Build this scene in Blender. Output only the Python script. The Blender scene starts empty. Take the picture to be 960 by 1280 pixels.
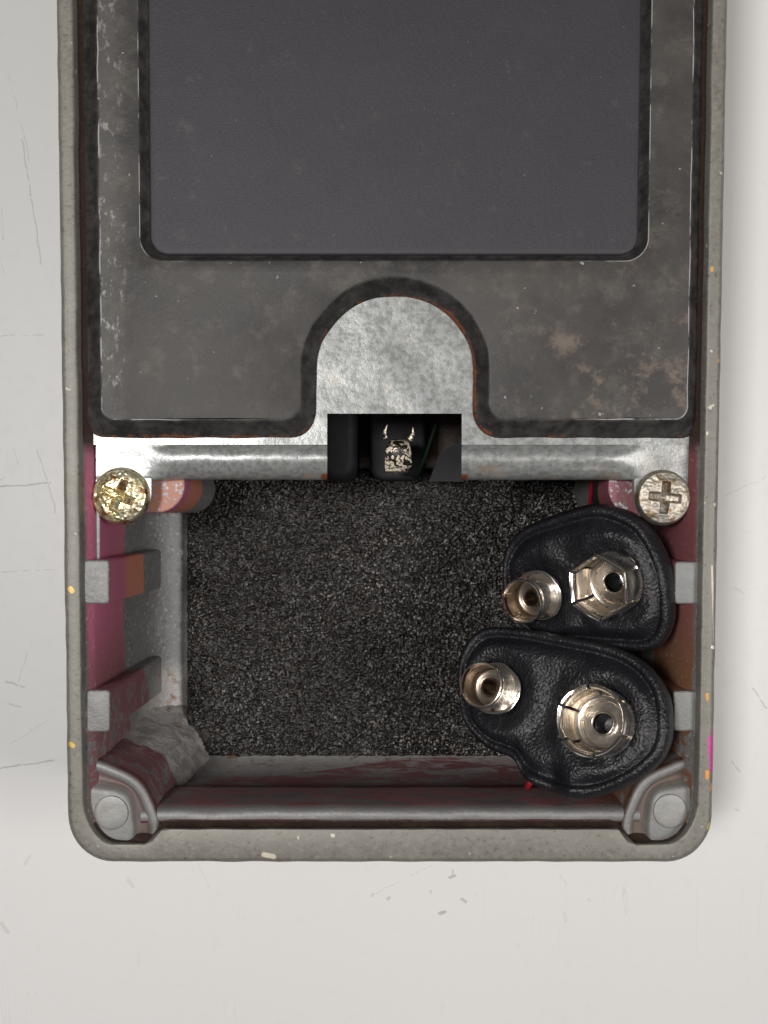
import bpy, bmesh, math, random
import numpy as np
from mathutils import Vector, Matrix, noise
from mathutils.geometry import tessellate_polygon
random.seed(4); rng = np.random.default_rng(4)
S = bpy.context.scene
C = S.collection

# ---------------------------------------------------------------- units
K = 0.0000887      # metres per measured unit (0.0887 mm): the housing is about 73 mm wide
H = 1250.0         # camera above the rim, in units
D = 348.0          # rim above the table, in units
def W(px, py, d=0.0):
    """world point (metres) of a feature measured at px,py lying d units below the rim"""
    f = 1 + d / H
    return Vector(((px - 480) * f * K, (640 - py) * f * K, (D - d) * K))

# ---------------------------------------------------------------- camera, world, lamps
cam = bpy.data.cameras.new('camera'); co = bpy.data.objects.new('camera', cam); C.objects.link(co)
co.location = (0, 0, (D + H) * K)
cam.sensor_fit = 'VERTICAL'; cam.sensor_height = 32; cam.sensor_width = 24
cam.lens = 32 * H / 1280
cam.clip_start = 0.005; cam.clip_end = 20
S.camera = co
S.render.resolution_x = 768; S.render.resolution_y = 1024
world = bpy.data.worlds.new('World'); S.world = world; world.use_nodes = True
bg = world.node_tree.nodes['Background']
bg.inputs[0].default_value = (1.0, 0.98, 0.96, 1); bg.inputs[1].default_value = 0.045
def area(name, loc, target, sx, sy, power, col):
    l = bpy.data.lights.new(name, 'AREA'); l.shape = 'RECTANGLE'
    l.size = sx * K; l.size_y = sy * K; l.energy = power; l.color = col
    o = bpy.data.objects.new(name, l); C.objects.link(o)
    o.location = Vector(loc) * K
    o.rotation_euler = (Vector(target) * K - o.location).to_track_quat('-Z', 'Y').to_euler()
    return o
area('ceiling_lamp', (-1300, 280, 4300), (0, 0, 300), 650, 560, 0.92, (1.0, 0.975, 0.95))
area('side_lamp', (2300, -300, 3700), (0, 0, 300), 1400, 1000, 0.60, (1.0, 0.95, 0.91))
area('added_overhead_fill', (0, 0, 5600), (0, 0, 0), 4600, 4600, 0.21, (1.0, 0.98, 0.97))  # added soft panel, gives the metal parts something pale to reflect
S.view_settings.view_transform = 'Standard'; S.view_settings.look = 'None'
S.view_settings.exposure = 0.0; S.view_settings.gamma = 1.0

# ---------------------------------------------------------------- node helper
class N:
    def __init__(s, name):
        s.m = bpy.data.materials.new(name); s.m.use_nodes = True
        s.t = s.m.node_tree; s.b = s.t.nodes['Principled BSDF']
    def node(s, k, **kw):
        n = s.t.nodes.new(k)
        for a, v in kw.items(): setattr(n, a, v)
        return n
    def put(s, sock, v):
        if isinstance(v, bpy.types.NodeSocket): s.t.links.new(v, sock)
        elif isinstance(v, (tuple, list, Vector)):
            v = tuple(v)
            if len(sock.default_value) == 4 and len(v) == 3: v = v + (1,)
            sock.default_value = v
        else: sock.default_value = v
    def math(s, op, a, b=0.0, c=0.0, clamp=False):
        n = s.node('ShaderNodeMath', operation=op, use_clamp=clamp)
        s.put(n.inputs[0], a); s.put(n.inputs[1], b); s.put(n.inputs[2], c); return n.outputs[0]
    def vm(s, op, a, b=(0, 0, 0), scale=None, out=0):
        n = s.node('ShaderNodeVectorMath', operation=op)
        s.put(n.inputs[0], a); s.put(n.inputs[1], b)
        if scale is not None: s.put(n.inputs['Scale'], scale)
        return n.outputs[out]
    def pos(s, obj=False):       # position in units
        if obj: v = s.node('ShaderNodeTexCoord').outputs['Object']
        else: v = s.node('ShaderNodeNewGeometry').outputs['Position']
        return s.vm('SCALE', v, scale=1 / K)
    def noise(s, v, scale, detail=3, rough=0.55, dist=0.0, stretch=None):
        if stretch: v = s.vm('MULTIPLY', v, stretch)
        n = s.node('ShaderNodeTexNoise'); s.put(n.inputs['Vector'], v)
        n.inputs['Scale'].default_value = scale; n.inputs['Detail'].default_value = detail
        n.inputs['Roughness'].default_value = rough; n.inputs['Distortion'].default_value = dist
        return n.outputs[0]
    def voro(s, v, scale, feature='F1'):
        n = s.node('ShaderNodeTexVoronoi', feature=feature); s.put(n.inputs['Vector'], v)
        n.inputs['Scale'].default_value = scale; return n.outputs['Distance']
    def step(s, v, a, b):        # smooth 0..1 between a and b (a may be above b)
        n = s.node('ShaderNodeMapRange', interpolation_type='SMOOTHSTEP')
        s.put(n.inputs[0], v)
        if a < b: n.inputs[1].default_value, n.inputs[2].default_value = a, b
        else:
            n.inputs[1].default_value, n.inputs[2].default_value = b, a
            n.inputs[3].default_value, n.inputs[4].default_value = 1, 0
        return n.outputs[0]
    def mix(s, f, a, b):
        n = s.node('ShaderNodeMix', data_type='RGBA'); s.put(n.inputs[0], f)
        s.put(n.inputs[6], a); s.put(n.inputs[7], b); return n.outputs[2]
    def mul(s, a, b): return s.math('MULTIPLY', a, b)
    def sep(s, v):
        n = s.node('ShaderNodeSeparateXYZ'); s.put(n.inputs[0], v); return n.outputs
    def bump(s, h, dist, strength=1.0, normal=None):
        n = s.node('ShaderNodeBump'); s.put(n.inputs['Height'], h)
        n.inputs['Distance'].default_value = dist * K; n.inputs['Strength'].default_value = strength
        if normal is not None: s.put(n.inputs['Normal'], normal)
        return n.outputs[0]
    def seg(s, p, a, b, w):      # mask of a short mark from a to b, half width w
        a = Vector(a); ba = Vector(b) - a
        pa = s.vm('SUBTRACT', p, a)
        h = s.math('DIVIDE', s.vm('DOT_PRODUCT', pa, ba, out=1), max(ba.length_squared, 1e-6), clamp=True)
        q = s.vm('SUBTRACT', pa, s.vm('SCALE', tuple(ba), scale=h))
        return s.step(s.vm('LENGTH', q, out=1), w, w * 0.35)
    def out(s, col, rough, metal=0.0, normal=None, spec=None):
        s.put(s.b.inputs['Base Color'], col); s.put(s.b.inputs['Roughness'], rough)
        s.put(s.b.inputs['Metallic'], metal)
        if spec is not None: s.put(s.b.inputs['Specular IOR Level'], spec)
        if normal is not None: s.put(s.b.inputs['Normal'], normal)
        return s.m

def U(px, py, d=0.0): return W(px, py, d) / K

# ---- materials
def mat_table(lo=0, hi=99):
    n = N('white_laminate'); p = n.pos()
    big = n.noise(p, 0.0012, 2)
    col = n.mix(big, (0.70, 0.695, 0.685), (0.74, 0.74, 0.735))
    fine = n.noise(p, 0.05, 4)
    col = n.mix(n.mul(n.step(fine, 0.55, 0.8), 0.25), col, (0.60, 0.59, 0.58))
    pw = n.vm('ADD', p, n.vm('SCALE', n.vm('SUBTRACT', (lambda t: (n.put(t.inputs['Vector'], p), t.inputs['Scale'].__setattr__('default_value', 0.05), t.outputs[1])[2])(n.node('ShaderNodeTexNoise')), (0.5, 0.5, 0.5)), scale=7.0))
    marks = [((466, 1118), (645, 1030), 1.0, 0.35), ((235, 1050), (262, 1110), 1.0, 0.25), ((525, 1057), (530, 1060), 2.5, 0.4), ((538, 1114), (542, 1118), 2.6, 0.5), ((484, 1124), (487, 1122), 2.6, 0.6), ((464, 1120), (467, 1117), 2, 0.5), ((2, 1155), (10, 1165), 4, 0.35), ((160, 1100), (166, 1108), 4, 0.25), ((30, 1080), (38, 1070), 2, 0.3),
             ((556, 1062), (560, 1062), 2.6, 0.9), ((550, 1052), (552, 1053), 2, 0.7), ((562, 1097), (568, 1095), 2.8, 0.8), ((566, 1088), (564, 1098), 1.8, 0.6), ((550, 1142), (556, 1140), 3.2, 0.9), ((577, 1124), (583, 1127), 2.8, 0.7), ((920, 1012), (924, 1014), 2.2, 0.4), ((735, 1124), (738, 1126), 2, 0.3), ((700, 1095), (708, 1106), 1.6, 0.25),
             ((0, 608), (62, 604), 1.6, 0.8), ((0, 960), (76, 950), 1.5, 0.8), ((0, 420), (55, 418), 1.1, 0.5), ((28, 175), (52, 330), 1.4, 0.6), ((10, 90), (40, 210), 1.0, 0.4), ((2, 715), (70, 712), 1.0, 0.5), ((20, 860), (40, 800), 1.0, 0.5), ((46, 560), (70, 640), 1.2, 0.6), ((8, 852), (30, 858), 2.2, 0.6), ((12, 880), (26, 884), 2.5, 0.4), ((14, 930), (60, 900), 1.1, 0.35),
             ((940, 860), (958, 885), 1.6, 0.6), ((914, 952), (926, 965), 1.5, 0.6), ((905, 620), (958, 596), 1.2, 0.35), ((918, 735), (930, 742), 1.4, 0.4), ((905, 740), (950, 735), 1.0, 0.2)]
    tot = None
    for a, b, w, s in marks[lo:hi]:
        m = n.mul(n.seg(pw, U(*a, D), U(*b, D), w * 1.2), s * 0.5)
        tot = m if tot is None else n.math('MAXIMUM', tot, m)
    # hair-fine random scratches
    sc = n.noise(p, 0.02, 2, 0.5, 1.5, stretch=(1, 0.06, 1))
    sc2 = n.step(n.math('ABSOLUTE', n.math('SUBTRACT', sc, 0.5)), 0.0035, 0.0005)
    scm = n.mul(n.mul(sc2, n.step(n.noise(p, 0.004, 2), 0.55, 0.68)), 0.30)
    grit = n.mul(n.step(n.noise(p, 0.11, 3, 0.7), 0.70, 0.76), 0.35)
    tot = n.math('MAXIMUM', n.math('MAXIMUM', tot, scm), n.mul(grit, n.step(n.noise(p, 0.003, 1), 0.52, 0.65)))
    col = n.mix(tot, col, (0.13, 0.125, 0.12))
    return n.out(col, n.math('ADD', 0.42, n.mul(fine, 0.12)), 0, n.bump(n.math('SUBTRACT', fine, tot), 0.5, 0.25))

def mat_cast(inside=False, corner=False, ledge=False):
    n = N('painted_zinc_casting_inside' if inside else 'worn_zinc_casting'); p = n.pos()
    x, y, z = n.sep(p)
    f1 = n.noise(p, 0.02, 4, 0.6); f2 = n.noise(p, 0.16, 3, 0.65); f3 = n.noise(p, 0.006, 2)
    g = n.mix(f1, (0.155, 0.147, 0.129), (0.24, 0.23, 0.204))
    g = n.mix(n.mul(n.step(f2, 0.5, 0.78), 0.4), g, (0.33, 0.315, 0.28))
    g = n.mix(n.mul(n.step(f2, 0.45, 0.25), 0.7), g, (0.09, 0.075, 0.055))
    rough = n.math('ADD', 0.38, n.mul(f2, 0.3)); metal = 0.35
    if not inside:
        # chipped pale spots and pink / orange paint flecks
        chip = n.step(n.noise(p, 0.055, 2, 0.5), 0.71, 0.745)
        g = n.mix(chip, g, (0.50, 0.47, 0.40))
        wob = n.noise(p, 0.12, 3, 0.7)
        for a, b, w, c in [((890,925),(893,962),9,(0.50,0.07,0.27)),((893,915),(890,940),6,(0.50,0.07,0.27)),((894,980),(892,986),7,(0.62,0.27,0.05)),
                           ((884,965),(884,972),4,(0.62,0.27,0.05)),((888,1030),(886,1036),4,(0.5,0.36,0.1)),((884,868),(884,874),3,(0.6,0.3,0.06)),
                           ((88,736),(90,739),5,(0.66,0.45,0.14)),((88,930),(91,932),5,(0.62,0.42,0.10)),((890,708),(893,812),2,(0.5,0.45,0.4)),
                           ((891,809),(896,811),4,(0.72,0.70,0.66)),((330,1068),(342,1071),5,(0.6,0.55,0.44)),((890,335),(890,338),3,(0.6,0.33,0.08)),
                           ((899,450),(899,452),2.5,(0.6,0.33,0.08))]:
            m = n.seg(p, U(*a), U(*b), w * 0.85)
            m = n.step(n.math('ADD', m, n.mul(wob, 0.9)), 0.82, 0.92)
            g = n.mix(m, g, c)
    else:
        nrm = n.node('ShaderNodeNewGeometry').outputs['Normal']
        nx, ny, nz = n.sep(nrm)
        d = n.math('SUBTRACT', D, z)
        side = n.step(n.math('ABSOLUTE', nz), 0.62, 0.45)
        grey = n.mix(f1, (0.17, 0.173, 0.175), (0.33, 0.335, 0.335))
        grey = n.mix(n.step(f2, 0.55, 0.7), grey, (0.46, 0.46, 0.46))
        grey = n.mix(n.mul(n.step(f2, 0.42, 0.3), 0.6), grey, (0.10, 0.09, 0.08))
        dw = n.math('ADD', d, n.mul(n.math('SUBTRACT', f1, 0.5), 14))
        grey = n.mix(n.mul(n.step(y, -225, -262), n.step(d, 200, 280)), grey, n.mix(f2, (0.36, 0.35, 0.34), (0.6, 0.59, 0.57)))
        if corner: grey = n.mix(n.step(d, 60, 30), grey, n.mix(f1, (0.12, 0.118, 0.11), (0.26, 0.26, 0.25)))
        if ledge: grey = n.mix(n.noise(p, 0.02, 4, 0.7, stretch=(.3, 1, 1)), (0.09, 0.09, 0.088), (0.27, 0.27, 0.265))
        grey = n.mix(n.mul(n.step(d, 40, 25), n.step(nz, 0.7, 0.9)), grey, n.mix(f1, (0.15, 0.15, 0.145), (0.27, 0.275, 0.27)))
        # spray paint: magenta near the mouth, orange below it, bare grey at the foot
        band = n.step(n.math('ADD', dw, n.mul(n.math('SUBTRACT', f3, 0.5), 120)), 75, 125)
        band = n.mul(band, n.math('ADD', 0.2, n.mul(n.step(n.math('ABSOLUTE', x), 357, 352), 0.8)))
        col = n.mix(band, (0.44, 0.13, 0.22), (0.52, 0.20, 0.13))
        col = n.mix(n.step(n.math('ADD', y, n.mul(f1, 30)), -95, -230), col, n.mix(f3, (0.17, 0.06, 0.065), (0.26, 0.12, 0.125)))
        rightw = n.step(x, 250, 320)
        col = n.mix(n.mul(rightw, 0.85), col, n.mix(n.step(y, -60, -190), (0.15, 0.05, 0.045), (0.17, 0.085, 0.035)))  # right wall: brown paint with its shade put into the colour
        low = n.step(y, -225, -262)
        lim = n.math('SUBTRACT', n.math('ADD', n.math('SUBTRACT', 190, n.mul(n.step(n.math('ABSOLUTE', x), 352, 357), n.mul(f3, 60))), n.mul(low, 110)), n.mul(n.mul(low, n.step(x, 60, -200)), 85))
        if corner: lim = 150; low = 1.0
        m = n.mul(side, n.step(n.math('SUBTRACT', dw, lim), 4, -4))
        m = n.mul(m, n.step(d, 13, 20))
        top = n.mul(n.mul(n.mul(n.step(d, 56, 58), n.step(d, 70, 68)), n.step(nz, 0.6, 0.8)), n.step(f2, 0.62, 0.52))
        m = n.math('MAXIMUM', m, top)
        col = n.mix(n.mul(top, n.step(x, 0, -100)), col, (0.42, 0.19, 0.13))
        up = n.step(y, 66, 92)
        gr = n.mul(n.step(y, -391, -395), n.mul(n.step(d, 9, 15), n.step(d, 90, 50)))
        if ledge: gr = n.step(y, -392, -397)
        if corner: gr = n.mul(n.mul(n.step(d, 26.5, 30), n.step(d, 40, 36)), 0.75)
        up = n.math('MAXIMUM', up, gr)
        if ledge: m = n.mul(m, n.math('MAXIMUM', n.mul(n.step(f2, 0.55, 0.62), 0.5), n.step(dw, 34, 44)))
        col = n.mix(up, col, n.mix(f2, (0.022, 0.013, 0.010), (0.075, 0.042, 0.030)))  # rusty brown in cover gap and end groove, their shade painted in
        scuff = n.noise(p, 0.03, 4, 0.7, 0.6, stretch=(0.45, 1.4, 1.4))
        m = n.mul(m, n.math('SUBTRACT', 1, n.mul(n.mul(n.step(scuff, 0.47, 0.57), low), 0.85)))
        m = n.mul(m, n.math('SUBTRACT', 1, n.mul(n.step(f2, 0.6, 0.72), 0.35)))
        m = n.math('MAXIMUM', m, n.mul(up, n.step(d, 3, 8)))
        if corner:
            grey = n.mix(n.step(d, 120, 170), grey, n.mix(n.step(scuff, 0.35, 0.65), (0.40, 0.385, 0.37), (0.72, 0.71, 0.69)))
        g = n.mix(m, grey, col)
        # rust blooms at the foot of the front corners
        r = n.mul(n.step(n.noise(p, 0.035, 4, 0.7), 0.55, 0.68), n.mul(n.step(d, 190, 290), low))
        g = n.mix(n.mul(r, 0.8), g, (0.24, 0.115, 0.035))
        metal = n.mul(n.math('SUBTRACT', 1, m), 0.4)
        rough = n.math('ADD', 0.42, n.mul(f2, 0.25))
    hh = n.math('ADD', n.mul(f2, 0.6), f1)
    if corner: hh = n.mul(hh, n.math('ADD', 0.2, n.mul(n.step(d, 80, 150), 0.8)))
    b = n.bump(hh, 4.5 if corner else (2.5 if inside else 1.2), 0.7 if corner else 0.4)
    return n.out(g, rough, metal, b)

def mat_cover():
    n = N('worn_black_paint'); p = n.pos(); x, y, z = n.sep(p)
    at = n.node('ShaderNodeAttribute', attribute_name='rust').outputs['Fac']
    bev = n.node('ShaderNodeAttribute', attribute_name='bevel').outputs['Fac']
    f1 = n.noise(p, 0.009, 4, 0.62); f2 = n.noise(p, 0.05, 5, 0.7); f3 = n.noise(p, 0.3, 2)
    c = n.mix(n.step(f1, 0.3, 0.7), (0.027, 0.025, 0.024), (0.060, 0.055, 0.050))
    c = n.mix(n.mul(n.step(n.noise(p, 0.03, 5, 0.72), 0.48, 0.74), 0.5), c, (0.125, 0.112, 0.095))
    right = n.mul(n.step(x, 60, 300), n.step(y, 420, 200))
    c = n.mix(n.mul(n.mul(n.step(n.noise(p, 0.02, 5, 0.75), 0.52, 0.68), right), 0.7), c, (0.19, 0.145, 0.115))
    # bare worn metal along the left edge
    edge = n.mul(n.step(n.math('ADD', x, n.mul(f2, 60)), -285, -322), n.step(bev, 0.5, 0.1))
    worn = n.mul(n.mul(edge, n.step(n.noise(p, 0.09, 4, 0.75, stretch=(1, .5, 1)), 0.54, 0.66)), 0.6)
    c = n.mix(n.mul(edge, 0.30), c, (0.16, 0.155, 0.145))
    c = n.mix(worn, c, (0.36, 0.355, 0.345))
    chip = n.mul(n.step(n.noise(p, 0.11, 3, 0.5), 0.735, 0.76), 0.7)
    c = n.mix(chip, c, (0.42, 0.40, 0.37))
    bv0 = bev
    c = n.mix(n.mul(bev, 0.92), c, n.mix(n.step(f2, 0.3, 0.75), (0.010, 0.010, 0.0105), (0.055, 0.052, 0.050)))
    rn = n.math('ADD', n.mul(n.math('SUBTRACT', n.noise(p, 0.022, 3, 0.6), 0.5), 2.0), n.mul(n.math('SUBTRACT', n.noise(p, 0.16, 3, 0.7), 0.5), 1.6))
    r = n.mul(n.step(n.math('ADD', at, rn), 0.62, 1.0), 0.85)
    c = n.mix(r, c, n.mix(f3, (0.22, 0.062, 0.018), (0.11, 0.04, 0.02)))
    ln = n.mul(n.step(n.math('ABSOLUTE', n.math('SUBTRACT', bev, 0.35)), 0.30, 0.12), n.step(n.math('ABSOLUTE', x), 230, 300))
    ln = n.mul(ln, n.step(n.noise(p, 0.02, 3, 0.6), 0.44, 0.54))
    c = n.mix(n.mul(ln, 0.8), c, (0.42, 0.42, 0.44))  # worn bevel edge as a pale line, its highlight put into the colour
    rough = n.math('ADD', 0.40, n.mul(f1, 0.25))
    rough = n.math('SUBTRACT', rough, n.mul(worn, 0.12))
    return n.out(c, rough, n.mul(worn, 0.6), n.bump(n.math('ADD', f2, n.mul(f3, 0.2)), 1.3, 0.5), 0.36)

def mat_panel():
    n = N('matte_charcoal_panel'); p = n.pos()
    f = n.noise(p, 0.012, 4, 0.6); g = n.noise(p, 0.5, 2, 0.7); w = n.noise(p, 0.25, 2, stretch=(1, .25, 1))
    c = n.mix(f, (0.021, 0.0195, 0.026), (0.036, 0.032, 0.040))
    c = n.mix(n.mul(n.step(g, 0.5, 0.75), 0.25), c, (0.09, 0.085, 0.088))
    c = n.mix(n.mul(n.step(n.noise(p, 0.028, 5, 0.75), 0.58, 0.75), 0.35), c, (0.10, 0.093, 0.09))
    c = n.mix(n.mul(n.step(n.noise(p, 0.13, 3, 0.6), 0.72, 0.75), 0.6), c, (0.16, 0.15, 0.14))
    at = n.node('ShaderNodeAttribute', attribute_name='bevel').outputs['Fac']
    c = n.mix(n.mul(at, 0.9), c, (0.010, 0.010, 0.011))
    return n.out(c, 0.58, 0, n.bump(n.math('ADD', g, w), 0.7, 0.5))

def mat_galv():
    n = N('galvanised_steel'); p = n.pos(); x, y, z = n.sep(p)
    f1 = n.noise(p, 0.115, 4, 0.7); f2 = n.noise(p, 0.022, 3, 0.6); f3 = n.noise(p, 0.25, 2)
    c = n.mix(n.step(f1, 0.36, 0.62), (0.21, 0.215, 0.21), (0.32, 0.335, 0.33))
    c = n.mix(n.mul(n.step(f2, 0.5, 0.75), 0.55), c, (0.45, 0.44, 0.40))
    v = n.voro(p, 0.025)
    c = n.mix(n.step(n.noise(p, 0.06, 4, 0.8), 0.66, 0.72), c, (0.22, 0.20, 0.18))
    stain = n.mul(n.step(n.noise(p, 0.045, 4, 0.7, stretch=(.5, 1, 1)), 0.56, 0.68), n.step(y, 75, 50))
    c = n.mix(n.mul(stain, 0.5), c, (0.42, 0.27, 0.17))
    at = n.node('ShaderNodeAttribute', attribute_name='rust').outputs['Fac']
    r = n.step(n.math('ADD', at, n.mul(n.math('SUBTRACT', f2, 0.5), 1.2)), 0.6, 0.9)
    c = n.mix(r, c, (0.28, 0.09, 0.03))
    return n.out(c, n.math('ADD', 0.22, n.mul(f1, 0.2)), 0.30, n.bump(f1, 1.0, 0.4))

def mat_foam():
    n = N('black_sponge_foam'); p = n.pos(); x, y, z = n.sep(p)
    at = n.node('ShaderNodeAttribute', attribute_name='strut').outputs['Fac']
    f = n.noise(p, 0.012, 3); g = n.noise(p, 0.4, 2, 0.6)
    c = n.mix(n.step(at, 0.45, 0.95), (0.005, 0.0037, 0.003), (0.028, 0.0205, 0.0165))
    gl = n.node('ShaderNodeAttribute', attribute_name='glint').outputs['Fac']
    c = n.mix(n.mul(n.step(at, 0.74, 0.95), n.step(g, 0.50, 0.60)), c, (0.16, 0.13, 0.11))
    c = n.mix(n.mul(gl, n.step(n.noise(p, 0.006, 2), 0.35, 0.6)), c, (0.60, 0.54, 0.48))  # sparse glints painted into the foam colour as pale specks
    c = n.mix(n.step(f, 0.62, 0.42), n.mix(0.55, c, (0.008, 0.007, 0.007)), c)
    return n.out(c, 0.30, 0, n.bump(g, 1.5, 0.5), 0.40)

def mat_vinyl():
    n = N('black_grained_vinyl'); p = n.pos(True)
    v = n.voro(p, 0.17, 'DISTANCE_TO_EDGE'); f = n.noise(p, 0.035, 4, 0.65); g = n.noise(p, 0.28, 3, 0.6)
    c = n.mix(f, (0.006, 0.006, 0.008), (0.012, 0.012, 0.015))
    c = n.mix(n.mul(n.step(n.noise(p, 0.5, 1), 0.74, 0.80), 0.6), c, (0.35, 0.34, 0.33))
    h = n.math('ADD', n.mul(n.step(v, 0.0, 0.35), 0.5), n.math('ADD', n.mul(g, 0.8), n.mul(f, 3.0)))
    return n.out(c, n.math('ADD', 0.30, n.mul(f, 0.22)), 0, n.bump(h, 1.3, 0.55), 0.42)

def mat_nickel(name='bright_nickel', c0=(0.86, 0.80, 0.72), c1=(0.97, 0.93, 0.87), r=0.16):
    n = N(name); p = n.pos(True)
    f = n.noise(p, 0.08, 3); g = n.noise(p, 0.02, 3, stretch=(1, 1, 4))
    c = n.mix(f, c0, c1)
    c = n.mix(n.mul(n.step(n.noise(p, 0.10, 3, 0.7), 0.60, 0.68), 0.7), c, (0.20, 0.14, 0.09))
    return n.out(c, n.math('ADD', r - 0.05, n.mul(g, 0.16)), 1.0, n.bump(f, 1.2, 0.25))

def mat_screw(name, c0, c1, c2, r, bumpd):
    n = N(name); p = n.pos(True)
    f = n.noise(p, 0.04, 3, 0.6); g = n.noise(p, 0.075, 3, 0.6)
    c = n.mix(n.step(f, 0.35, 0.65), c0, c1); c = n.mix(n.step(g, 0.54, 0.62), c, c2)
    return n.out(c, n.math('ADD', r, n.mul(g, 0.25)), 0.85, n.bump(n.math('ADD', f, g), bumpd, 0.8))

def mat_plain(name, a, b, rough, scale=0.05, metal=0.0, bd=1.5, spec=0.5):
    n = N(name); p = n.pos(); f = n.noise(p, scale, 4, 0.65)
    return n.out(n.mix(f, a, b), rough, metal, n.bump(f, bd, 0.5), spec)

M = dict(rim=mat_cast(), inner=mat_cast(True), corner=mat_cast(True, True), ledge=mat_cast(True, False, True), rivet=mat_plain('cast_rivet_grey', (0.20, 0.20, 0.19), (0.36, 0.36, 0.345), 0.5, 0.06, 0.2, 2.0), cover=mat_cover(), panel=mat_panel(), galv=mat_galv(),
         foam=mat_foam(), vinyl=mat_vinyl(), nickel=mat_nickel(), floor=mat_nickel('socket_floor_metal', (0.52, 0.45, 0.37), (0.74, 0.67, 0.58), 0.2), dull=mat_nickel('dark_eyelet_metal', (0.30, 0.25, 0.2), (0.5, 0.43, 0.36), 0.3),
         gold=mat_screw('yellow_zinc_plating', (0.62, 0.52, 0.26), (0.84, 0.78, 0.56), (0.30, 0.17, 0.09), 0.16, 1.1),
         beige=mat_screw('dull_nickel_plating', (0.34, 0.31, 0.26), (0.46, 0.43, 0.37), (0.27, 0.20, 0.13), 0.36, 1.2),
         dark=mat_plain('dark_blue_grey_plastic', (0.010, 0.011, 0.013), (0.02, 0.021, 0.025), 0.6, spec=0.2),
         black=mat_plain('black_wire_insulation', (0.008, 0.008, 0.009), (0.02, 0.02, 0.022), 0.35),
         red=mat_plain('red_wire_insulation', (0.20, 0.006, 0.012), (0.28, 0.012, 0.02), 0.35),
         green=mat_plain('green_lacquer', (0.003, 0.010, 0.005), (0.004, 0.016, 0.007), 0.75, spec=0.15))
def mat_flaky():
    n = N('flaking_gold_contact'); p = n.pos(); f = n.noise(p, 0.11, 3, 0.7, 0.8)
    m = n.step(f, 0.50, 0.54)
    return n.out(n.mix(m, (0.01, 0.008, 0.006), (0.80, 0.70, 0.55)), 0.42, n.mul(m, 0.25), n.bump(f, 2, 0.5))
M['flaky'] = mat_flaky()

# ---------------------------------------------------------------- mesh helpers
def mesh_obj(name, verts, faces, mats, parent=None, attrs=None, mi=None, smooth=40, units=True):
    me = bpy.data.meshes.new(name)
    vs = [tuple(v) for v in verts]
    if parent is not None: bpy.context.view_layer.update()
    inv = parent.matrix_world.inverted() if (parent is not None and units == 'world') else None
    if inv is not None: vs = [tuple(inv @ Vector(v)) for v in vs]
    me.from_pydata(vs, [], faces)
    for m in (mats if isinstance(mats, (list, tuple)) else [mats]): me.materials.append(m)
    if mi is not None: me.polygons.foreach_set('material_index', mi)
    if attrs:
        for k, a in attrs.items():
            at = me.attributes.new(k, 'FLOAT', 'POINT'); at.data.foreach_set('value', a)
    bm = bmesh.new(); bm.from_mesh(me)
    bmesh.ops.recalc_face_normals(bm, faces=bm.faces); bm.to_mesh(me); bm.free()
    me.polygons.foreach_set('use_smooth', [True] * len(me.polygons))
    me.set_sharp_from_angle(angle=math.radians(smooth))
    me.update()
    o = bpy.data.objects.new(name, me); C.objects.link(o); o.parent = parent
    return o
def empty(name, loc, label, cat, group=None, rot=None):
    o = bpy.data.objects.new(name, None); C.objects.link(o); o.empty_display_size = 0.005
    m = Matrix.Translation(loc)
    if rot is not None: m = m @ rot.to_4x4()
    o.matrix_world = m; o['label'] = label; o['category'] = cat
    if group: o['group'] = group
    bpy.context.view_layer.update()
    return o
def wo(name, verts, faces, mats, parent, **kw):     # verts are world points
    return mesh_obj(name, verts, faces, mats, parent, units='world', **kw)
def loft(loops, closed=True, cap0=False, cap1=False):
    n = len(loops[0]); V = [p for l in loops for p in l]; F = []
    for i in range(len(loops) - 1):
        for j in range(n if closed else n - 1):
            a = i * n + j; b = i * n + (j + 1) % n
            F.append((a, b, b + n, a + n))
    if cap0: F.append(tuple(range(n - 1, -1, -1)))
    if cap1: F.append(tuple((len(loops) - 1) * n + j for j in range(n)))
    return V, F
def lerp(a, b, t): return a + (b - a) * t
def rrect(x0, x1, y0, y1, r, nc=10, ne=24, rt=None):
    """rounded rectangle in measured units, clockwise in picture terms, same count for same nc, ne"""
    rt = r if rt is None else rt
    P = []
    def edge(a, b):
        for i in range(1, ne): P.append((lerp(a[0], b[0], i / ne), lerp(a[1], b[1], i / ne)))
    def corner(cx, cy, rr, a0):
        for i in range(nc + 1):
            a = math.radians(a0 + 90 * i / nc); P.append((cx + rr * math.cos(a), cy + rr * math.sin(a)))
    corner(x1 - r, y1 - r, r, 0); edge((x1 - r, y1), (x0 + r, y1))
    corner(x0 + r, y1 - r, r, 90); edge((x0, y1 - r), (x0, y0 + rt))
    corner(x0 + rt, y0 + rt, rt, 180); edge((x0 + rt, y0), (x1 - rt, y0))
    corner(x1 - rt, y0 + rt, rt, 270); edge((x1, y0 + rt), (x1, y1 - r))
    return P
def warp(p):
    t = p[1] / 1000.0
    return (490 - 2.5 * t + (p[0] - 490) * (1 - 0.0394 * t), p[1])
def wl(P, d, jit=0.0, seed=0.0, wp=True):
    out = []
    for i, p in enumerate(P):
        q = warp(p) if wp else p
        if jit:
            q = (q[0] + jit * noise.noise((q[0] * .03, q[1] * .03, seed)), q[1] + jit * noise.noise((q[0] * .03, q[1] * .03, seed + 9)))
        out.append(W(q[0], q[1], d))
    return out
def wld(P, d):   # plan outline given at rim level, dropped straight down by d
    return [W(*warp(p), 0) - Vector((0, 0, d * K)) for p in P]
def tess(outer, holes=()):
    polys = [[Vector((p[0], p[1], 0)) for p in outer]] + [[Vector((p[0], p[1], 0)) for p in h] for h in holes]
    return tessellate_polygon(polys)

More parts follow.
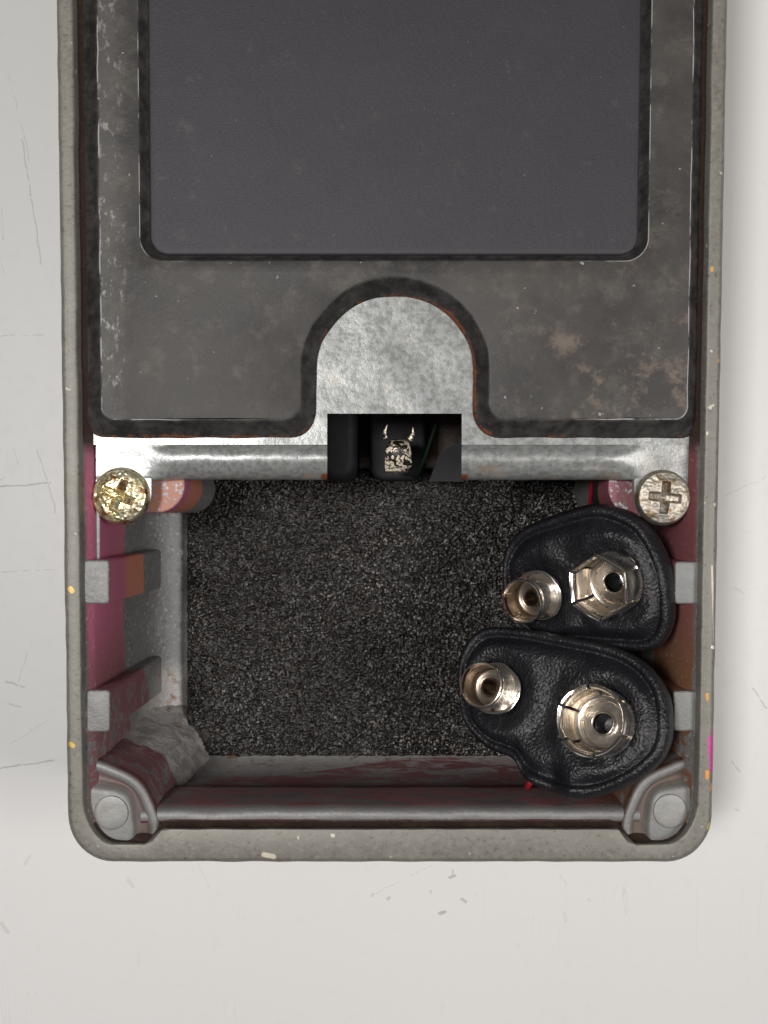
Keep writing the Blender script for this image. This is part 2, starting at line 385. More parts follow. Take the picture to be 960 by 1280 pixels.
# ---------------------------------------------------------------- setting: the table
tv, tf = [], []
T = 0.45
ym = W(0, 1000, D).y; xm = W(540, 0, D).x       # four fields, each with its own scratches
gx = [-T, xm, T]; gy = [-T, ym, T]
tv = [(x, y, z) for z in (0, -.02) for y in gy for x in gx]
tf = [(0, 1, 4, 3), (1, 2, 5, 4), (3, 4, 7, 6), (4, 5, 8, 7)]
tf += [tuple(9 + k for k in reversed(f)) for f in list(tf)]
ring = [0, 1, 2, 5, 8, 7, 6, 3]
tf += [(ring[i], ring[i] + 9, ring[(i + 1) % 8] + 9, ring[(i + 1) % 8]) for i in range(8)]
tb = mesh_obj('table_top', tv, tf, [mat_table(0, 9), mat_table(9, 18), mat_table(18, 29), mat_table(29, 34)],
              mi=[0, 1, 2, 3] + [0] * 12); tb['kind'] = 'structure'
tb['label'] = 'white scratched laminate table top under the metal pedal housing'

# ---------------------------------------------------------------- the pedal
pedal = empty('effects_pedal', (0.0, 0.026, 0.0),
              'worn grey cast metal pedal lying upside down with its battery compartment open', 'pedal')
# housing: outer wall, rim, mouth chamfer, inner wall, foot slope, floor
OUT = lambda o: rrect(71 + o, 909 - o, -380 + o, 1077 - o, 58 - o * .9, ne=60)
prof = [wld(OUT(3), D - 1), wld(OUT(1), 250), wld(OUT(0), 60), wl(OUT(0), 9, 1.0, 1), wl(OUT(0.8), 2.6, 1.0, 1.2), wl(OUT(2.4), 0.5, 1.0, 1.4), wl(OUT(5), 0, .8, 1.6)]
def inn(o, ob):      # mouth outline; the end wall steps back at both corners
    P = []
    for x, y in rrect(90 + o, 891 - o, -360 + o, 1036 - ob, 44 - o * .5, ne=60):
        k = max(0.0, min(1.0, (abs(x - 490) - 300) / 14)); k = k * k * (3 - 2 * k)
        q = max(0.0, min(1.0, (y - 980) / 56))
        P.append((x, y + 19 * k * q))
    return P
prof += [wl(inn(-2.5, -3), 0, .8, 5), wl(inn(-0.6, -1), 0.6, .9, 5.2), wl(inn(1.2, 0.2), 2.6, 1.0, 5.4), wl(inn(6, 1.2), 13, 1.0, 5.6), wl(inn(9, 2), 18, 1, 9)]
nr = len(prof)
prof += [wld(inn(11, 3), 26), wld(inn(13, 6), 120), wld(inn(15, 8), 200), wld(inn(17, 10), 276), wld(inn(21, 13), 292), wld(inn(34, 17), 305), wld(inn(48, 22), 314), wld(inn(66, 34), 322)]
V, F = loft(prof, cap0=True, cap1=True)
n1 = len(prof[0])
mi = [0 if (i // n1) < nr - 2 else 1 for i in range(len(F) - 2)] + [0, 1]
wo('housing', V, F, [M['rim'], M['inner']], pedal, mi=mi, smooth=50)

def prism(name, plan, d0, d1, mat, parent=pedal, r=1.5, draft=0.0, **kw):
    """upright solid with plan outline measured at depth d0, softly rounded upper edge"""
    c = Vector((sum(p[0] for p in plan) / len(plan), sum(p[1] for p in plan) / len(plan)))
    def ins(s): return [(c.x + (p[0] - c.x) * s[0], c.y + (p[1] - c.y) * s[1]) for p in plan]
    hx = max(p[0] for p in plan) - c.x; hy = max(p[1] for p in plan) - c.y
    L = []
    for k in range(5):
        a = math.radians(90 * k / 4); o = r * (1 - math.sin(a)); dd = r * (1 - math.cos(a))
        q = ins((1 - o / hx, 1 - o / hy))
        L.append([W(p[0], p[1], d0) - Vector((0, 0, dd * K)) for p in q])
    for t in (0.25, 0.5, 0.75, 1.0):
        q = ins((1 + draft * t / hx, 1 + draft * t / hy))
        L.append([W(p[0], p[1], d0) - Vector((0, 0, (r + (d1 - d0 - r) * t) * K)) for p in q])
    V, F = loft(L, cap0=True, cap1=True)
    return wo(name, V, F, mat, parent, **kw)
# guide ribs on both long walls
for x0, x1, y0, y1 in [(104, 136, 700, 755), (108, 137, 863, 915), (844, 884, 702, 755), (842, 880, 864, 914)]:
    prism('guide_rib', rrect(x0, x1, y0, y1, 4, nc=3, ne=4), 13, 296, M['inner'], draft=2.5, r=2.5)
# screw bosses under the plate
def dplan(x0, x1, y0, y1, right=True):
    r = (y1 - y0) / 2; P = []
    for i in range(17):
        a = math.radians(-90 + 180 * i / 16)
        P.append(((x1 - r if right else x0 + r) + (r if right else -r) * math.cos(a), (y0 + y1) / 2 + r * math.sin(a)))
    P += [(x0, y1), (x0, y0)] if right else [(x1, y1), (x1, y0)]
    return P
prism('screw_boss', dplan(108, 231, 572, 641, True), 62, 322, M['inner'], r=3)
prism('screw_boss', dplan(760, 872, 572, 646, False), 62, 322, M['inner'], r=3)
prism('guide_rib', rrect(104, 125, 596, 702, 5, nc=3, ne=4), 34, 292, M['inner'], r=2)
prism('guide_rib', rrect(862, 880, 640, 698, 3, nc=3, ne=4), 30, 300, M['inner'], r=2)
# corner posts, each with a rivet
def corner_post(cx, cy, sx):
    o = None
    def quad(R, n=22, sag=0):
        P = []
        for i in range(n + 1):
            a = math.radians(-4 + 98 * i / n)
            sq = 1 / (abs(math.cos(a)) ** 4 + abs(math.sin(a)) ** 4) ** .25; kq = max(0.0, min(1.0, (80 - R) / 16)) * .8
            rr = R * (1 + (sq - 1) * kq + 0.02 * math.sin(3 * a) + 0.012 * math.sin(9 * a + 1))
            P.append((cx + sx * rr * math.cos(a), cy - rr * math.sin(a) * 1.02))
        P += [(cx - sx * 8, cy - R * 1.02), (cx - sx * 8, cy - 12), (cx + sx * 12, cy + 8), (cx + sx * R, cy + 8)]
        return P
    spec = [(54, 19.5, 0), (58, 20, 0), (61, 21.5, 0), (63.5, 25, 0), (66, 28.5, 0), (70, 30.5, 0), (75, 31, 0), (79, 30, 0), (81.5, 27.5, 0), (84, 26, 0), (88, 25.6, 0), (91, 26.6, 0), (93, 29.5, 0), (94, 36, 0)]
    L = [[W(p[0], p[1], 20) - Vector((0, 0, (d - 20) * K)) for p in quad(R)] for R, d, _ in spec]
    for R, d in [(94, 90), (95, 140), (96, 170), (100, 215), (104, 262), (109, 288), (114, 304), (120, 316), (128, 325)]:
        w = []
        for p in quad(R):
            q = W(p[0], p[1], 20) - Vector((0, 0, (d - 20) * K)); j = noise.noise(Vector((p[0] * .06, p[1] * .06, d * .02)))
            k = 4 if d > 150 else 2
            w.append(q + Vector((sx * j * k * K, j * k * K, j * k * .6 * K)))
        L.append(w)
    V, F = loft(L, cap0=True, cap1=True)
    post = wo('corner_post', V, F, M['corner'], pedal, smooth=60)
    V, F = [], []
    rc = (cx + sx * 35, cy - 30); R = 22
    prf = [(0, 16.4), (12, 16.5), (18, 16.9), (20.6, 17.6), (21.6, 19.2), (21.8, 24)]
    for k, (r, d) in enumerate(prf):
        for i in range(32):
            a = i * math.tau / 32; V.append(W(rc[0] + r * math.cos(a), rc[1] + r * math.sin(a), d))
    for k in range(len(prf) - 1):
        for i in range(32):
            F.append((k * 32 + i, k * 32 + (i + 1) % 32, (k + 1) * 32 + (i + 1) % 32, (k + 1) * 32 + i))
    wo('rivet', V, F, M['rivet'], post)
corner_post(104, 1046, 1); corner_post(873, 1044, -1)
# the rounded ledge along the end wall
L = []
for i in range(61):
    x = lerp(176, 800, i / 60); r = []
    for (y, d) in [(1035, 52), (1033.5, 40), (1031, 34), (1028, 30.5), (1023, 28.4), (1018, 28.8), (1013.5, 31), (1010.5, 36), (1009, 46), (1008.5, 120)]:
        q = W(x, y, 30) - Vector((0, 0, (d - 30 + 2.0 * noise.noise(Vector((x * .02, y * .05, 1)))) * K)); q.y += 1.2 * K * noise.noise(Vector((x * .025, 3, 1)))
        r.append(q)
    L.append(r)
V, F = loft(L, closed=False)
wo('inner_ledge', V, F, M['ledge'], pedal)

# support plate: galvanised sheet with arch tab, notch and folded lower flange
V, F, A = [], [], []
def addpoly(outer, d, th, holes=()):
    pass
plate = [(107, 330), (107, 552)]
NX = 90
# flat field with the notch, built as a cell grid
xs = sorted(set([107 + (873 - 107) * i / 80 for i in range(81)] + [409, 577]))
ys = sorted(set([330 + (556 - 330) * i / 26 for i in range(27)] + [517]))
idx = {}
def gv(x, y, d):
    k = (round(x, 3), round(y, 3), round(d, 2))
    if k not in idx:
        idx[k] = len(V); V.append(W(x, y, d)); A.append(0.0)
    return idx[k]
def dish(x, y): return 29 + 1.2 * noise.noise(Vector((x * .02, y * .02, 0)))
for i in range(len(xs) - 1):
    for j in range(len(ys) - 1):
        xm = (xs[i] + xs[i + 1]) / 2; ym = (ys[j] + ys[j + 1]) / 2
        if 409 < xm < 577 and ym > 517: continue
        q = [(xs[i], ys[j]), (xs[i + 1], ys[j]), (xs[i + 1], ys[j + 1]), (xs[i], ys[j + 1])]
        F.append(tuple(gv(x, y, dish(x, y)) for x, y in q))
# notch lip
def strip(pts):
    L = [[W(*p) for p in q] for q in pts]
    b = len(V); v, f = loft(L, closed=False); V.extend(v); A.extend([0.0] * len(v)); F.extend([tuple(b + k for k in t) for t in f])
nl = [(409, 557), (409, 517), (577, 517), (577, 557)]
strip([[(x, y, 28) for x, y in nl], [(x, y, 40) for x, y in nl]])
# folded flange left and right of the notch: a bulging roll that turns down
def flange(x0, x1, sx):
    fp = [(553, 32), (556, 35), (559, 33), (562, 29), (567, 26.5), (574, 26), (581, 28), (588, 33), (594, 40), (598, 48), (600, 57), (600, 66)]
    n = 48; L = []
    for i in range(n + 1):
        x = lerp(x0, x1, i / n)
        e = 1.0 if sx < 0 else 0.0
        dist_out = (x - 120) if sx > 0 else (866 - x)
        k = max(0.0, min(1.0, (dist_out - 60) / 50)); k = k * k * (3 - 2 * k)     # flat pad under the screw
        row = []
        for (y, d) in fp:
            dd = lerp(30.0 + (y - 553) * .03 if y < 600 else 32, d, k)
            wob = 0.9 * noise.noise(Vector((x * .03, y * .06, 5)))
            row.append(W(x, y + 0.6 * wob, dd + wob))
        L.append(row)
    b = len(V); v, f = loft(L, closed=False); V.extend(v)
    A.extend([0.9 if (abs((v_[0] / K / 1.03 + 480) - (409 if sx > 0 else 577)) < 7 and v_[1] < 0.0045) else 0.0 for v_ in v])
    F.extend([tuple(b + k for k in t) for t in f])
flange(120, 409, 1); flange(866, 577, -1)
# screw pads
for (x0, x1, cx, r) in [(120, 189, 152, 33), (793, 866, 828, 33)]:
    P = [(x0, 598), (x1, 598)]
    for i in range(13):
        a = math.radians(0 + 180 * i / 12); P.append((lerp(x0, x1, .5) + (x1 - x0) / 2 * math.cos(a), 618 + 32 * math.sin(a)))
    b = len(V)
    L = [[W(p[0], p[1], 31.5) for p in P], [W(p[0], p[1], 31.5) - Vector((0, 0, 12 * K)) for p in P]]
    v, f = loft(L, cap0=True, cap1=True); V.extend(v); A.extend([0.0] * len(v)); F.extend([tuple(b + k for k in t) for t in f])
wo('support_plate', V, F, M['galv'], pedal, attrs={'rust': A}, smooth=35)

# black cover with its arch cut-out and recess
def cover_outline(o):
    """o = distance inward from the foot of the bevel"""
    P = []
    x0, x1, yb = 99 + o * 0.97, 885 - o * 0.75, 547 - o
    r = 26
    def arc(cx, cy, R, a0, a1, n, ry=None):
        for i in range(n + 1):
            a = math.radians(lerp(a0, a1, i / n)); P.append((cx + R * math.cos(a), cy + (ry or R) * math.sin(a)))
    def line(a, b, n):
        for i in range(1, n): P.append((lerp(a[0], b[0], i / n), lerp(a[1], b[1], i / n)))
    rr = r - o * 0.45
    arc(x1 - rr, yb - rr, rr, 0, 90, 8)
    cr = 34 - o * .5
    ax = 495.0; hw = 100 + o * .95      # arch half width
    rx = ax + hw + cr
    line((x1 - rr, yb), (rx, yb), 16)
    arc(rx, yb - cr, cr, 90, 180, 8)
    ay = 464.0
    line((ax + hw, yb - cr), (ax + hw, ay), 5)
    arc(ax, ay, hw, 0, -180, 40, ry=94 + o * 1.12)
    line((ax - hw, ay), (ax - hw, yb - cr), 5)
    lx = ax - hw - cr
    arc(lx, yb - cr, cr, 0, 90, 8)
    line((lx, yb), (x0 + rr, yb), 16)
    arc(x0 + rr, yb - rr, rr, 90, 180, 8)
    line((x0, yb - rr), (x0, -340), 40)
    P.append((x0, -340 + o)); line((x0, -340 + o), (x1, -340 + o), 12); P.append((x1, -340 + o))
    line((x1, -340 + o), (x1, yb - rr), 40)
    return P
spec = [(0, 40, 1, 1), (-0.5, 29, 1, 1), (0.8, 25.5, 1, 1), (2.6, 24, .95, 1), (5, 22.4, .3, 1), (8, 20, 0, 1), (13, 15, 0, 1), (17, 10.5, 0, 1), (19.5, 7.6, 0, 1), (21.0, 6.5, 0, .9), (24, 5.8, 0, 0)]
L = [wl(cover_outline(o), d, 1.6, 20 + i * .3) for i, (o, d, r, b) in enumerate(spec)]
V, F = loft(L); nO = len(L[0])
ru = []; be = []
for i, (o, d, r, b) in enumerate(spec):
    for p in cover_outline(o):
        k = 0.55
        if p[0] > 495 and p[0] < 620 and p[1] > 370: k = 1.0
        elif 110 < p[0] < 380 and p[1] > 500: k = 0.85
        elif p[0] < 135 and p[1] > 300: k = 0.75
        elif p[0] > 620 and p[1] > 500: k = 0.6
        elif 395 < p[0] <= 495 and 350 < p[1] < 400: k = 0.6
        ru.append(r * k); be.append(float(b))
RX = lambda o: rrect(171 + o, 816 - o, -200 + o, 327 - o, 30 - o * .6, ne=30, nc=12)
def recw(P): return P
rs = [(0, 5.8, 0), (1.2, 6.2, .6), (2.4, 7.6, 1), (5, 12, 1), (9, 17.5, 1), (11, 19.5, 1), (13, 20.4, 1)]
base = len(V)
for i, (o, d, b) in enumerate(rs):
    pr = [(warp(p)) for p in RX(o)]
    L_ = [(W(p[0], p[1], 5.8) - Vector((0, 0, (d - 5.8) * K))) for p in pr]
    V += L_; ru += [0.0] * len(L_); be += [float(b)] * len(L_)
nR = len(L_)
for i in range(len(rs) - 1):
    for j in range(nR):
        a = base + i * nR + j; b = base + i * nR + (j + 1) % nR
        F.append((a, b, b + nR, a + nR))
outer = [warp(p) for p in cover_outline(24)]; hole = [warp(p) for p in RX(0)]
oi = (len(spec) - 1) * nO
for t in tess(outer, [hole]):
    F.append(tuple((oi + k) if k < nO else (base + k - nO) for k in t))
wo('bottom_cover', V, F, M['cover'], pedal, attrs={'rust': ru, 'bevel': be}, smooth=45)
# recessed panel sheet
ps = [(10.2, 20.4, 1.0), (11.2, 17.6, .8), (12.6, 16.2, .3), (14.4, 15.8, .05), (20, 15.7, 0)]
V = []; at = []; L = []
for o, d, b in ps:
    L.append([(W(*warp(p), 5.8) - Vector((0, 0, (d - 5.8) * K))) for p in RX(o)]); at += [b] * nR
V, F = loft(L, cap1=True)
wo('recessed_panel', V, F, M['panel'], pedal, attrs={'bevel': at})

# screws ------------------------------------------------------------
def screw(px, py, d, R, ang, mat, label, hgt=15, tilt=(0, 0)):
    NR, NA = 46, 144; V, F = [], []
    ca, sa = math.cos(ang), math.sin(ang)
    c = W(px, py, d) ; R = R * (1 + d / H)
    for i in range(NR + 1):
        r = R * i / NR
        for j in range(NA):
            t = j * math.tau / NA; x = r * math.cos(t); y = r * math.sin(t)
            u = r / R
            z = hgt * (1 - 0.42 * u ** 2.6) if u < .86 else hgt * (1 - 0.42 * .86 ** 2.6) * (1 - ((u - .86) / .14) ** 2.4)
            X = x * ca + y * sa; Y = -x * sa + y * ca
            def arm(p, q):
                w = 5.4 - 0.05 * abs(p)
                e = min(w - abs(q), R * .56 - abs(p))
                return max(0.0, min(1.0, e / 2.0 + 0.5))
            m = max(arm(X, Y), arm(Y, X))
            core = max(0.0, min(1.0, (9.2 - (abs(X) + abs(Y)) * .78) / 2.0 + .5)); m = max(m, core)
            z -= m * (15.5 - 0.5 * r)
            z += 0.9 * noise.noise(Vector((x * .09 + px, y * .09, 0))) + .5 * noise.noise(Vector((x * .3, y * .3 + px, 2)))
            lip = math.exp(-((0.5 - m) / .22) ** 2) * .8 if 0.02 < m < 0.98 else 0
            V.append(c + Vector((x, y, z + lip)) * K)
    for i in range(NR):
        for j in range(NA):
            F.append((i * NA + j, i * NA + (j + 1) % NA, (i + 1) * NA + (j + 1) % NA, (i + 1) * NA + j))
    o = wo('screw', V, F, mat, pedal, smooth=60)
    o['label'] = label
    b = bpy.data.objects
    me = o.data
    # move the origin to the head so its grain follows it
    sh = pedal.matrix_world.inverted() @ c
    me.transform(Matrix.Translation(-sh)); o.location = sh
screw(152, 620, 31.5, 36, math.radians(-22), M['gold'], 'yellow plated cross head screw with worn shiny head', 17)
screw(828, 622, 31.5, 35, math.radians(-6), M['beige'], 'dull beige cross head screw')

# foam block ----------------------------------------------------------
nx, ny = 500, 350
def smooth_noise(s):
    a = rng.standard_normal((ny + 8, nx + 8))
    k = np.exp(-np.arange(-4, 5) ** 2 / (2 * s * s)); k /= k.sum()
    a = np.apply_along_axis(lambda r: np.convolve(r, k, 'same'), 0, a); a = np.apply_along_axis(lambda r: np.convolve(r, k, 'same'), 1, a)
    a = a[4:-4, 4:-4]; return (a - a.mean()) / a.std()
hN = 0.92 * smooth_noise(0.7) + 0.25 * smooth_noise(2.4)
spk = (rng.random((ny, nx)) < 0.023) * rng.uniform(0.3, 1.0, (ny, nx))
spk = spk + 0.6 * np.roll(spk, 1, 0) + 0.5 * np.roll(spk, 1, 1)
V, F, A, A2 = [], [], [], []
z0, z1, y0_, y1_ = 232, 742, 585, 947
p0 = W(z0, y1_, 298); p1 = W(z1, y0_, 298)
for j in range(ny):
    for i in range(nx):
        fx = i / (nx - 1); fy = j / (ny - 1)
        e = min(i, nx - 1 - i, j, ny - 1 - j)
        drop = 0 if e > 3 else (24 if e == 0 else (3 - e) * 3.0)
        wob = (i < 4 or j < 4)
        x = lerp(p0.x, p1.x, fx) + (1.6 * K * noise.noise(Vector((j * .12, 0, 1))) if i < 6 else 0)
        y = lerp(p0.y, p1.y, fy) + (1.6 * K * noise.noise(Vector((i * .1, 7, 1))) if j < 6 else 0)
        V.append((x, y, p0.z + (hN[j, i] * 1.35 + 2.5 * noise.noise(Vector((i * .015, j * .015, 3))) - drop) * K))
        A2.append(float(min(1, spk[j, i]))); A.append(float(np.clip(0.42 + 0.27 * hN[j, i], 0, 1)))
for j in range(ny - 1):
    for i in range(nx - 1):
        a = j * nx + i; F.append((a, a + 1, a + 1 + nx, a + nx))
fo = wo('foam_pad', V, F, M['foam'], pedal, attrs={'strut': A, 'glint': A2}, smooth=180)
fo['label'] = 'black sponge foam lining the compartment floor'

# contact parts seen through the notch --------------------------------
def tube(name, pts, r, mat, parent, n=10, res=8, caps=True, rfun=None):
    P = [Vector(p) for p in pts]; Q = []
    for i in range(len(P) - 1):
        a = P[max(i - 1, 0)]; b = P[i]; c = P[i + 1]; d = P[min(i + 2, len(P) - 1)]
        for k in range(res):
            t = k / res
            Q.append(0.5 * ((2 * b) + (-a + c) * t + (2 * a - 5 * b + 4 * c - d) * t * t + (-a + 3 * b - 3 * c + d) * t ** 3))
    Q.append(P[-1]); L = []; up = Vector((0.13, 0.2, 1)).normalized()
    for i, q in enumerate(Q):
        t = (Q[min(i + 1, len(Q) - 1)] - Q[max(i - 1, 0)]).normalized()
        u = t.cross(up)
        if u.length < .05: u = t.cross(Vector((1, 0, 0)))
        u.normalize(); v = t.cross(u); up = v if v.dot(up) > 0 else -v
        rr = r * (rfun(i / (len(Q) - 1)) if rfun else 1)
        L.append([q + (u * math.cos(a) + v * math.sin(a)) * rr * K for a in [k * math.tau / n for k in range(n)]])
    V, F = loft(L, cap0=caps, cap1=caps)
    return wo(name, V, F, mat, parent)
HORNS = []
L = []
for k, (y, d, hw) in enumerate([(549, 165, 9), (551, 146, 12), (556, 140, 14), (562, 139, 15.5), (572, 141, 16.5), (582, 146, 17), (589, 152, 14), (592, 175, 13)]):
    L.append([W(498 + hw * t - 2 * (k > 5), y, d + 6 * abs(t) ** 2) for t in (-1, -.6, -.2, .2, .6, 1)])
V, F = loft(L, closed=False); cs = wo('contact_spring', V, F, M['flaky'], pedal)
for q in ([(483, 548, 135), (481, 541, 133), (484, 531, 132)], [(512, 549, 135), (516, 543, 133), (516, 534, 132)]):
    HORNS.append(q)
for q in HORNS: tube('contact_prong', [W(*p) for p in q], 4.2, M['flaky'], cs, n=6, res=4, rfun=lambda t: 1.05 - t)
prism('jack_body', rrect(462, 532, 480, 600, 18, nc=5, ne=4), 230, 320, M['dark'], r=6)
L = [[W(x, y, d) for x, y in [(536, 602), (550, 566), (580, 548), (580, 602)]] for d in (200, 250)]
V, F = loft(L, cap0=True, cap1=True); wo('insulating_wedge', V, F, M['dark'], pedal)
prism('switch_housing', rrect(400, 446, 480, 600, 20, nc=6, ne=4), 165, 320, M['dark'], r=12)
tube('wire', [W(545, 530, 170), W(530, 575, 175), W(519, 596, 210), W(515, 590, 280)], 2.6, M['green'], pedal)
tube('wire', [W(752, 560, 130), W(748, 600, 125), W(744, 640, 160), W(735, 700, 250)], 6, M['black'], pedal)
tube('wire', [W(743, 560, 140), W(740, 600, 140), W(736, 640, 170), W(728, 700, 260)], 2.8, M['red'], pedal)

# ---------------------------------------------------------------- battery snaps
EYE = Vector((0, 0, (D + H) * K))
def plane_frame(px, py, d, n, toward):
    """frame whose origin is the measured point, z along n, x pointing to the measured point 'toward' on that plane"""
    o = W(px, py, d); n = Vector(n).normalized()
    def hit(qx, qy):
        r = (W(qx, qy, 0) - EYE); t = (o - EYE).dot(n) / r.dot(n); return EYE + r * t
    x = (hit(*toward) - o).normalized(); y = n.cross(x)
    R = Matrix((x, y, n)).transposed()
    return o, R, (lambda qx, qy: (R.transposed() @ (hit(qx, qy) - o)) / K)

def catmull(P, per=10):
    Q = []; n = len(P)
    for i in range(n):
        a, b, c, d = (Vector(P[(i + k) % n]) for k in (-1, 0, 1, 2))
        for k in range(per):
            t = k / per
            Q.append(0.5 * ((2 * b) + (-a + c) * t + (2 * a - 5 * b + 4 * c - d) * t * t + (-a + 3 * b - 3 * c + d) * t ** 3))
    return Q

def lathe(name, prof, c, mat, parent, n=48, wob=0.0, a0=0, a1=math.tau, seed=0):
    full = abs(a1 - a0 - math.tau) < 1e-6; m = n if full else n + 1; V, F = [], []
    for k, (r, z) in enumerate(prof):
        for i in range(m):
            a = a0 + (a1 - a0) * i / n
            rr = r * (1 + wob * noise.noise(Vector((math.cos(a) * 1.7, math.sin(a) * 1.7, z * .04 + seed))))
            V.append(Vector((c[0] + rr * math.cos(a), c[1] + rr * math.sin(a), c[2] + z)) * K)
    for k in range(len(prof) - 1):
        for i in range(n):
            j = (i + 1) % m
            F.append((k * m + i, k * m + j, (k + 1) * m + j, (k + 1) * m + i))
    return mesh_obj(name, V, F, mat, parent, smooth=50)

def male(parent, c, seed):
    o = lathe('stud_terminal', [(31, -4), (32.5, -2), (33, 1), (32.5, 4), (30.4, 5.6), (28.4, 6.4), (27.2, 10), (26.4, 16), (26.2, 38), (27.2, 45), (28.8, 48.6), (29.6, 51.4), (28.8, 53.6), (27.2, 54),
                                (26.2, 50), (25.8, 46)], c, M['nickel'], parent, 64, .02, seed=seed)
    lathe('cup_lining', [(26.0, 47.5), (25.4, 40), (25.2, 24), (24.4, 19.6), (22.5, 18), (17, 17.6), (12.2, 18)], c, M['dull'], o, 64, .02, seed=seed)
    lathe('eyelet', [(12.6, 17), (12.5, 25), (12, 27.4), (11, 28.2), (9.8, 27), (9.3, 23), (9.0, 6), (8.4, -34), (0.3, -36)], c, M['dull'], o, 40, .03, seed=seed)
    lathe('base_ring', [(31, -3), (33.4, 3), (34.6, 6.2), (34.2, 8.6), (32.4, 9.4), (30.4, 8.6), (28.6, 6)], c, M['nickel'], o, 96, .07, seed=seed + 3)
    return o
def female(parent, c, rot, hexa, seed):
    o = lathe('socket_terminal', [(38, -4), (38.6, -1), (38.2, 2), (35, 3.4), (34, 2.6), (30.5, 2.2), (29.5, 3.6), (28.2, 3.4), (27, 0.6), (22, 0.2), (15, 0.5)], c, M['floor'], parent, 64, .02, seed=seed)
    lathe('eyelet', [(15.4, 0.5), (15.2, 7), (14.4, 9.0), (13.2, 9.4), (12.2, 8.2), (11.6, 5), (11.2, 0)], c, M['nickel'], o, 40, .02, seed=seed)
    lathe('eyelet_hole', [(11.5, 1.5), (11.1, -2), (10.8, -34), (0.5, -35)], c, M['black'], o, 40, .02, seed=seed)  # black liner stands in for the darkness inside the hole
    for k in range(6):
        a0 = rot + k * math.tau / 6 + .045; a1 = rot + (k + 1) * math.tau / 6 - .05
        prof = [(35.5, -2), (38.5, 3), (41.5, 10), (42.6, 20), (41.6, 32), (39.8, 42), (39.6, 47), (40.6, 50), (42.8, 52.4), (43.4, 54.4), (42.0, 56), (39.8, 55.4), (38.2, 51.6), (37.6, 47), (37.8, 41.6), (39.6, 31.5), (40.4, 20), (39.2, 10.8), (36.2, 4.5), (33.4, 1)]
        V, F = [], []; m = 11
        for (r, z) in prof:
            for i in range(m):
                a = lerp(a0, a1, i / (m - 1)); mid = (a0 + a1) / 2
                flat = math.cos(math.pi / 6) / math.cos(a - mid)
                h = hexa * min(1, z / 30); rr = r * lerp(1.0, flat, h) + (1.4 * noise.noise(Vector((k * 3.1 + seed, z * .1, 0))) * z / 50)
                zz = z + 1.2 * noise.noise(Vector((a * 2, k + seed, 1))) * z / 40
                V.append(Vector((c[0] + rr * math.cos(a), c[1] + rr * math.sin(a), c[2] + zz)) * K)
        for q in range(len(prof) - 1):
            for i in range(m - 1): F.append((q * m + i, q * m + i + 1, (q + 1) * m + i + 1, (q + 1) * m + i))
        q = len(prof)
        F += [tuple(r_ * m for r_ in range(q)), tuple(r_ * m + m - 1 for r_ in range(q - 1, -1, -1))]
        mesh_obj('petal', V, F, M['nickel'], o, smooth=50)
    return o

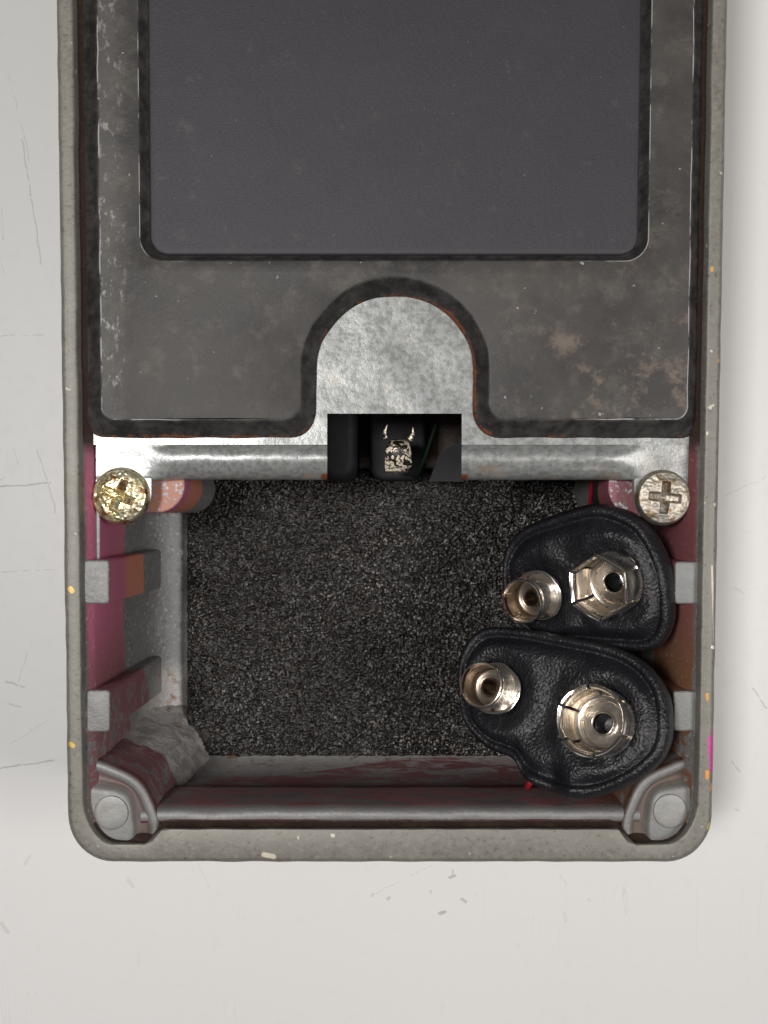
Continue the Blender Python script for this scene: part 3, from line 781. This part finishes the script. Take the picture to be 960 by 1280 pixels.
def snap(px, py, d, n, toward, outline, mc, fc, label, seed, hexa, rot, bumps=()):
    o, R, loc = plane_frame(px, py, d, n, toward)
    t = empty('battery_snap', o, label, 'battery snap', 'battery snaps lying in the compartment', R)
    pts = catmull([loc(*q)[:2] for q in outline], 9)
    a = Vector(loc(*mc)[:2]); b = Vector(loc(*fc)[:2])
    ab = b - a; L = []
    def near(p):
        k = max(0.12, min(0.88, (p - a).dot(ab) / ab.length_squared)); return a + ab * k
    top = [(0.0, -30), (-.015, -22), (-.02, -13), (-.005, -6), (.02, -2.0), (.05, -.4), (.08, -.4), (.105, -1.8), (.125, -4.6), (.145, -6), (.165, -5), (.20, -1), (.25, 2.6), (.31, 4.8), (.38, 5.2), (.46, 4.6), (.54, 3.8), (.62, 3.4), (.7, 3.2), (.78, 3.1), (.86, 3), (.94, 3), (.995, 3)]
    bot = [(.9, -52), (.5, -52), (.2, -48), (.06, -40)]
    for q, h in bot + top:
        row = []
        for p in pts:
            c = near(p); v = p.lerp(c, q); z = h
            if h > -7:
                for tc, rr in ((a, 40), (b, 44)):
                    dd = (v - tc).length
                    z += -3.0 * math.exp(-((dd - rr) / 7) ** 2) + 3.2 * math.exp(-((dd - rr - 17) / 8) ** 2)
                mid = (a + b) / 2; dd = (v - mid)
                s = abs(dd.dot(ab.normalized())); z -= 4.5 * math.exp(-(s / 20) ** 2) * math.exp(-(dd.length / 60) ** 2)
                for (bx, by, br, bh) in bumps:
                    bl = Vector(loc(bx, by)[:2]); z += bh * math.exp(-((v - bl).length / br) ** 2)
                z += 1.5 * noise.noise(Vector((v.x * .035, v.y * .035, seed))) + .8 * noise.noise(Vector((v.x * .12, v.y * .06, seed + 4)))
                for tc in (a, b):
                    dd = (v - tc).length
                    if dd < 37: z = lerp(z, -6 if dd > 15 else -42, min(1, (37 - dd) / 5))
            else:
                v = v + Vector((1, 1)) * 1.5 * noise.noise(Vector((v.x * .03, v.y * .03, seed + 2)))
            row.append(Vector((v.x, v.y, z)) * K)
        L.append(row)
    V, F = loft(L, cap0=True, cap1=True)
    mesh_obj('vinyl_cover', V, F, M['vinyl'], t, smooth=180)
    ang = 0
    male(t, (a.x, a.y, 0), seed); female(t, (b.x, b.y, 0), rot, hexa, seed + 5)
    return t, loc

s1, l1 = snap(676, 744, 100, (-0.60, -0.09, 0.80), (770, 727),
     [(628, 728), (629, 692), (648, 664), (690, 646), (740, 633), (782, 645), (808, 668), (827, 704), (834, 745), (832, 785), (814, 812), (770, 812), (720, 806), (668, 800), (638, 775)],
     (676, 744), (770, 727), 'upper battery snap with six sided socket, tilted towards the foam below the beige screw', 1.3, 0.9, .35)
s2, l2 = snap(622, 862, 66, (-0.50, 0.27, 0.84), (756, 905),
     [(572, 862), (574, 818), (600, 786), (648, 785), (700, 794), (760, 806), (800, 826), (826, 858), (834, 900), (828, 938), (800, 968), (760, 988), (722, 996), (690, 990), (655, 972), (640, 948), (605, 932), (580, 904)],
     (622, 862), (756, 905), 'lower battery snap with round petal socket, nearest the rounded front end of the compartment', 5.7, 0.15, .9,
     bumps=((664, 975, 14, 9), (715, 984, 16, 11), (640, 955, 14, 5), (690, 965, 9, -7)))
# leads
tube('wire', [W(676, 952, 92), W(661, 981, 88), W(664, 978, 120), W(700, 940, 210), W(730, 900, 285)], 4.2, M['red'], s2)
tube('wire', [W(722, 970, 80), W(712, 999, 78), W(704, 1000, 120), W(680, 980, 230), W(700, 900, 285), W(730, 820, 280)], 7, M['black'], s2,)
tube('wire', [W(780, 668, 95), W(800, 650, 120), W(800, 640, 180), W(770, 650, 260), W(740, 700, 285)], 6, M['black'], s1)
tube('wire', [W(790, 700, 130), W(800, 715, 150), W(800, 730, 200), W(790, 750, 270), W(760, 780, 285), W(700, 760, 280)], 6, M['red'], s1)
for k in range(3):
    c = (765 - 6 * k, 800 + 14 * k); r = 58 - 8 * k; d = 270 - 50 * k
    tube('wire', [W(c[0] + r * .8 * math.cos(a), c[1] + r * 1.3 * math.sin(a), d + 14 * math.sin(a * 2 + k)) for a in [i * math.tau / 12 for i in range(11)]], 6, M['black'], s2 if k % 2 else s1)
